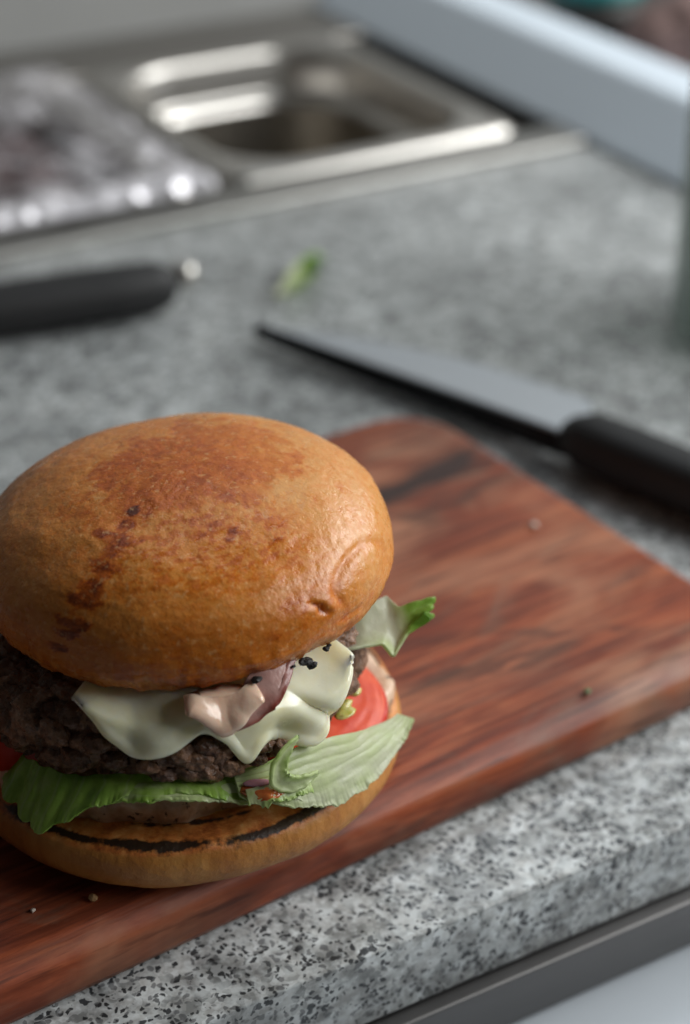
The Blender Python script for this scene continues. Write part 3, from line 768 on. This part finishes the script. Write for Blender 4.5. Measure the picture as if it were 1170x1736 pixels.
# bright curl of leaf poking up between cheese and pale leaf
leaf("lettuce_frill", [(14.5, .0606, .0528, .0628, .0505), (18, .0612, .0532, .0640, .0500), (22, .0612, .0530, .0642, .0486), (26, .0610, .0520, .0638, .0478), (30, .0606, .0508, .0630, .0478)],
     150, 40, lambda U, V: .27 + .10 * V, .0010, .25, 1.2, 51, edge=.0022, veins=2, th=.0007, ridge=.0001)
def curl():
    pts = np.array([(28.5, .0598, .0628, .0003), (26.0, .0606, .0622, .0012), (23.2, .0614, .0602, .0019), (21.4, .0622, .0574, .0023), (21.8, .0630, .0546, .0025), (24.5, .0634, .0526, .0022), (28.5, .0632, .0520, .0016), (32.0, .0626, .0520, .0003)])
    t = np.linspace(0, 1, 8); tt = np.linspace(0, 1, 90)
    q = [smooth1(np.interp(tt, t, pts[:, k]), 7) for k in range(4)]
    C = pol(q[0], q[1], q[2]); d = np.gradient(C, axis=0); d /= np.linalg.norm(d, axis=1, keepdims=True)
    out = C * np.array([1, 1, 0]); out /= np.linalg.norm(out, axis=1, keepdims=True); sd = np.cross(d, out)
    v = np.linspace(-1, 1, 15)
    P = C[:, None] + sd[:, None] * (q[3][:, None] * v)[..., None] + out[:, None] * (.0013 * (np.abs(v) ** 2 - .4) * (q[3][:, None] / .0025))[..., None]
    P = P + .0005 * fbm(P * 300, 3, 5)[..., None] * out[:, None]
    P = P + sd[:, None] * (.0005 * fbm(np.stack([tt * 22, tt * 0, tt * 0], -1), 3, 4)[:, None] * np.sign(v) * np.abs(v) ** 4)[..., None]
    tone = np.broadcast_to(.16 + .16 * np.abs(v), P.shape[:2]) + .1 * fbm(P * 150, 2, 3)
    sheet("lettuce_curl", P, .0009, M_leaf, burger, attr={"tone": tone, "vein": np.broadcast_to(.5 * (np.abs(v) < .25), P.shape[:2])})
curl()
# tomato ----------------------------------------------------------------
def tomato(c_phi, c_r, R, z, h, seed, tilt=(0, 0)):
    nu, nv = 120, 40
    c0 = pol(np.array(c_phi), c_r, z)
    t = np.linspace(-math.pi / 2, math.pi / 2, nv); e = 2 / 7
    c = np.abs(np.cos(t)) ** e; s = np.sign(np.sin(t)) * np.abs(np.sin(t)) ** (2 / 3.2)
    th = np.linspace(0, 2 * math.pi, nu, endpoint=False)
    A, C = np.meshgrid(th, c, indexing='ij'); _, Sg = np.meshgrid(th, s, indexing='ij')
    X = R * C * np.cos(A); Y = R * C * np.sin(A); k = 1 + .025 * np.sin(5 * A + seed)
    Z = h * Sg + .0004 * fbm(np.stack([X, Y, Sg], -1) * 120, 3, seed)
    X, Y = X * k, Y * k; Z = Z + tilt[0] * X + tilt[1] * Y
    V, F = lathe(np.stack([X, Y, Z], -1) + c0)
    sk = np.where(C > .97, 1.0, 0.0); ex = lambda a: np.r_[a.ravel(), a[0, 0], a[0, -1]]
    return mk("tomato_slice", V, F, M_tomato, burger, attr={"skin": ex(sk)})
TOM = tomato(64, .0320, .0262, .0478, .0028, 3, (-.20, .23))
tomato(-70, .0365, .0240, .0520, .0080, 8, (.05, .1))

for ph, r, z, k in ((55, .0515, .0512, 1.3), (58, .0500, .0516, 1.0), (66, .0505, .0508, .8)):
    blob("seed_gel", pol(np.array(float(ph)), r, z), (.0024 * k, .0015 * k, .0008), M_seed, TOM, 3, .35, 1.8, int(ph), rot=('Z', rad(20)))

# sauces, bacon ----------------------------------------------------------
def smear():
    nu, nv = 240, 30
    th = np.linspace(0, 360, nu, endpoint=False); v = np.linspace(0, 1, nv)
    PH, Vv = np.meshgrid(th, v, indexing='ij')
    lob = fbm(np.stack([np.cos(np.radians(PH)) * 4, np.sin(np.radians(PH)) * 4, 0 * PH], -1), 4, 61)
    ph = np.where(PH > 180, PH - 360, PH)
    Rm = .0496 + .0034 * lob + .0080 * np.exp(-((ph - 84) / 20) ** 2) + .0055 * np.exp(-((ph + 47) / 14) ** 2)
    tall = .0100 - .0030 * np.exp(-((ph - 84) / 26) ** 2)
    r = Rm - .0008 * (1 - np.sin(np.clip(Vv / .7, 0, 1) * np.pi)) - .032 * np.maximum(Vv - .7, 0) ** 1.0
    z = .0350 + tall * np.clip(Vv / .75, 0, 1) ** .9
    P = pol(PH, r, z)
    D = .0024 * fbm(P * 90, 4, 63)
    P = pol(PH, r + D, z + .6 * D)
    V, F = lathe(P)
    mk("sauce_layer", V, F, M_smear, burger)
smear()
def sauce_top():
    nu, nv = 130, 50
    keys = [(2, .0768), (4.5, .0752), (7, .0722), (9.5, .0694), (12, .0693), (14.5, .0718), (17, .0748), (20, .0770)]
    u = np.linspace(2, 20, nu); zb = smooth1(interp(u, keys, 1), 7)
    U, Vv = np.meshgrid(u, np.linspace(0, 1, nv), indexing='ij'); ZB = np.broadcast_to(zb[:, None], U.shape)
    z = .0785 + (ZB - .0785) * Vv
    r = .0545 + .0048 * sstep(0, .75, Vv) + .0006 * np.exp(-((U - 13) / 2) ** 2 - ((z - .0735) / .0016) ** 2)
    P = pol(U, r, z); r = r + .0008 * fbm(P * 130, 3, 71) + .0009 * fbm(P * 55, 2, 72)
    P = pol(U, r, z)
    ed = np.clip(np.minimum(np.minimum(U - 2, 20 - U) / 3.5, (1 - Vv) * np.maximum(.0785 - ZB, .001) / .0028), 0, 1)
    th = .0004 + .0042 * np.sqrt(1 - (1 - ed) ** 2)
    for _ in range(10):
        P[1:-1, 1:-1] = .5 * P[1:-1, 1:-1] + .125 * (P[:-2, 1:-1] + P[2:, 1:-1] + P[1:-1, :-2] + P[1:-1, 2:])
        P[1:-1, -1] = .5 * P[1:-1, -1] + .25 * (P[:-2, -1] + P[2:, -1])
    sheet("sauce_blob", P, th, M_sauce, burger)
sauce_top()
def bacon():
    nu, nv = 150, 40
    keys = [(11, .0705, .0735), (14, .0710, .0765), (18, .0718, .0800), (23, .0748, .083), (28, .0780, .086), (34, .0815, .088)]
    u = np.linspace(11, 34, nu); lo = smooth1(interp(u, keys, 1), 6); hi = smooth1(interp(u, keys, 2), 6)
    U, Vv = np.meshgrid(u, np.linspace(0, 1, nv), indexing='ij')
    z = lo[:, None] + (hi - lo)[:, None] * Vv
    r = .0602 - .0005 * Vv - .9 * np.maximum(z - .0745, 0) + .0006 * np.sin(U * .55 + 2 * Vv)
    P = pol(U, r, z); q = fbm(P * 110, 3, 81)
    P = pol(U, r + .0009 * q, z + .0006 * fbm(P * 260, 2, 83) * (Vv < .2))
    edge = np.clip(sstep(.26, .02, Vv + .1 * q) * sstep(9, 20, U) + .35 * sstep(.2, .4, q), 0, 1)
    sheet("bacon_rasher", P, .0016, M_bacon, burger, attr={"edge": edge})
bacon()
blob("ketchup", pol(np.array(18.5), .0605, .0508), (.0052, .0030, .0022), M_ketchup, burger, 4, .5, 1.5, 3, rot=('Z', rad(-22)))
blob("onion_sliver", pol(np.array(17.6), .0600, .0535), (.0036, .0012, .0007), M_onion, burger, 3, .15, 1.5, 7, rot=('Z', rad(-24)))
rng = random.Random(5)
for ph, r, z, k in ((34.2, .0556, .0795, 1.5), (35.4, .0562, .0782, 1.2), (33.0, .0558, .0803, 1.1), (19.5, .0566, .0808, 1.2), (41.5, .0550, .0795, .9), (43, .0546, .0795, .6), (30, .056, .0803, .5)):
    blob("char_fleck", pol(np.array(ph), r, z), (.0011 * k, .0008 * k, .0007 * k), M_char, tb, 2, .55, 2.2, int(ph * 3), rough=1)
# ------------------------------------------------------------------ knives
def stadium(w, h, n=20, p=2.6):
    a = np.linspace(0, 2 * math.pi, n, endpoint=False)
    return np.c_[np.sign(np.cos(a)) * np.abs(np.cos(a)) ** (2 / p) * w, np.sign(np.sin(a)) * np.abs(np.sin(a)) ** (2 / p) * h]
def loft(name, secs, m, parent, n=24):
    """secs: x, y, z, half width, half height"""
    P = []
    for x, y, z, w, h in secs:
        s = stadium(w, h, n); P.append(np.c_[np.full(n, x), y + s[:, 0], z + s[:, 1]])
    P = np.array(P).transpose(1, 0, 2)
    V, F = lathe(P); return mk(name, V, F, m, parent)
def chef_knife():
    ang = math.atan2(.940, -.342); Lb = .160
    k = empty("chef_knife", (.2224, .1128, 0), "kitchen knife with grey steel blade and black handle lying behind the board", "knife", rz=ang)
    # local x runs from handle to tip, the spine is on the burger's side (+y)
    nu, nv = 80, 14
    P = np.zeros((nu, nv, 3)); th = np.zeros((nu, nv))
    for i in range(nu):
        s = i / (nu - 1); x = .001 + s * Lb
        spine_shade = .0148 - .0012 * s  # back edge of the blade, where the painted shade strip hangs
        edge = -.0146 + .0278 * max(0, (s - .30) / .70) ** 1.75 + .012 * (1 - float(sstep(0, .07, s)))
        for j in range(nv):
            v = j / (nv - 1)
            P[i, j] = (x, spine_shade + (edge - spine_shade) * v, .0112 - .0030 * s + .0012 * v * (1 - s))
            th[i, j] = .0022 * (1 - v) ** .7 + .0003
    sheet("blade", P, th, M_blade, k)
    loft("handle", [(.0045, .0125, .0112, .0040, .0045), (.002, .0125, .0112, .0068, .0070), (-.006, .0130, .0116, .0105, .0102), (-.02, .0138, .0116, .0112, .0106), (-.045, .0152, .0116, .0110, .0105), (-.075, .0165, .0116, .0110, .0105), (-.10, .0180, .0112, .0108, .0100), (-.112, .0185, .0110, .0105, .0096), (-.117, .0185, .0108, .007, .0065)], M_black, k)
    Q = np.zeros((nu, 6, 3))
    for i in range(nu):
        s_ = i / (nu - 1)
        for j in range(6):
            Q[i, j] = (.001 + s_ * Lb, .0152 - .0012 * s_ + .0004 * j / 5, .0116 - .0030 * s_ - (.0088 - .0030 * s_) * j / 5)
    sheet("spine_shade", Q, .0016, M_spine_shade, k)  # added near-black strip, stands in for the shadow under the blade
chef_knife()
def small_knife():
    E0 = np.array([.1445, .3095]); E1 = np.array([.0625, .3205]); d = E0 - E1; ang = math.atan2(d[1], d[0])
    k = empty("black_handled_knife", (E0[0], E0[1], 0), "black handle with a round silver end cap lying at the left edge behind the burger", "knife", rz=ang)
    loft("handle", [(-.004, 0, .0115, .0045, .0050), (-.007, 0, .0115, .0085, .0085), (-.014, 0, .0112, .0115, .0105), (-.035, 0, .0112, .0130, .0110), (-.07, 0, .0112, .0135, .0110), (-.105, 0, .0112, .0125, .0105), (-.125, 0, .0112, .0100, .0095)], M_black, k)
    V, F = ico(3); mk("end_cap", V * np.array([.0062, .0062, .0062]) + np.array([.0015, .0050, .0125]), F, M_steel, k)
    # blade of the tool, running out of the picture on the left
    nu, nv = 30, 8; P = np.zeros((nu, nv, 3))
    for i in range(nu):
        s = i / (nu - 1)
        for j in range(nv):
            v = j / (nv - 1); P[i, j] = (-.122 - s * .12, (-.009 + .018 * v) * (1 - .8 * s ** 3), .0105)
    sheet("blade", P, .0018, M_blade, k)
small_knife()

# ------------------------------------------------------------------ jar, scraps, far things
def jar():
    k = empty("clear_jar", (.3600, .1670, .0008), "clear jar standing at the right edge of the picture on the granite", "jar")
    nu = 64
    prof = [(.040, 0), (.0435, .001), (.045, .004), (.0455, .04), (.046, .145), (.0455, .160), (.043, .168), (.042, .178), (.0415, .1785), (.0405, .178), (.0413, .167), (.0437, .158), (.0440, .145), (.0435, .04), (.0428, .007), (.040, .005)]
    th = np.linspace(0, 2 * math.pi, nu, endpoint=False); pr = np.array(prof)
    P = np.stack([np.outer(np.cos(th), pr[:, 0]), np.outer(np.sin(th), pr[:, 0]), np.broadcast_to(pr[:, 1], (nu, len(pr)))], -1)
    V, F = lathe(P); mk("glass_body", V, F, M_glass, k)
jar()
def scrap():
    nu, nv = 40, 20
    u, v = np.meshgrid(np.linspace(-1, 1, nu), np.linspace(-1, 1, nv), indexing='ij')
    X = u * .024; Y = v * .0060 * (1 - .5 * u ** 2) + .003 * np.sin(u * 2.2)
    P = np.stack([X, Y, 0 * X], -1); q = fbm(P * 120 + 3, 3, 91)
    P[..., 2] = .0035 + .0022 * q + .002 * v ** 2
    o = sheet("lettuce_scrap", P, .0006, M_leaf, None, attr={"tone": np.clip(.44 + .38 * u + .5 * q - .25 * v, 0, 1), "vein": 0 * u})
    o.location = (.2010, .3060, 0); o.rotation_euler = (0, 0, rad(32))
    tag(o, "small torn scrap of green lettuce lying on the granite behind the knives", "lettuce scrap")
scrap()
def crumb(name, x, y, z, r, m, label, cat, s, group=None):
    V, F = ico(2); V = V * (1 + .4 * fbm(V * 1.7 + s, 3, s))[:, None] * np.array(r); V[:, 2] -= V[:, 2].min()
    o = mk(name, V, F, m, smooth=False); o.location = (x, y, z); o.rotation_euler = (0, 0, s)
    tag(o, label, cat, group)
BTz = BT + .0007
crumb("bun_crumb", -.0423, -.0419, BTz, (.0013, .0010, .0008), M_crumb, "tan bread crumb on the board in front of the burger", "crumb", 2)
crumb("bun_crumb", -.0565, -.0385, BTz, (.0007, .0006, .0005), M_whitecrumb, "tiny pale crumb in the shade at the burger's lower left", "crumb", 4)
crumb("pale_crumb", .1531, .0522, BTz, (.0013, .0011, .0006), M_whitecrumb, "white crumb on the board between bun and knife handle", "crumb", 5)
crumb("herb_speck", .1139, -.0318, BTz, (.0013, .0010, .0006), M_speck, "dark green herb speck near the front right of the board", "herb speck", 7)
# things beyond the white ledge
def pouch():
    V, F = ico(5); n = fbm(V * 1.6 + 2, 4, 95); q = fbm(V * 5, 3, 97)
    P = V * (1 + .22 * n + .06 * q)[:, None] * np.array([.080, .06, .030])
    P[:, 2] = np.maximum(P[:, 2], -.024) + .024
    o = mk("brown_cloth", P, F, M_cloth); o.location = (.590, .462, .0005)
    tag(o, "crumpled dull brown cloth behind the white ledge at top right", "cloth")
pouch()
k = empty("teal_lid_tub", (.560, .575, .0005), "small dark tub with a teal lid in the top right corner behind the ledge", "tub")
loft_p = lambda prof, m, nm: mk(nm, *lathe(np.stack([np.outer(np.cos(np.linspace(0, 2 * math.pi, 40, endpoint=False)), np.array(prof)[:, 0]), np.outer(np.sin(np.linspace(0, 2 * math.pi, 40, endpoint=False)), np.array(prof)[:, 0]), np.broadcast_to(np.array(prof)[:, 1], (40, len(prof)))], -1)), m, k)
loft_p([(.026, 0), (.028, .002), (.030, .026)], M_dark, "tub_body")
loft_p([(.031, .026), (.032, .027), (.032, .033), (.030, .035), (.02, .0352)], M_teal, "lid")
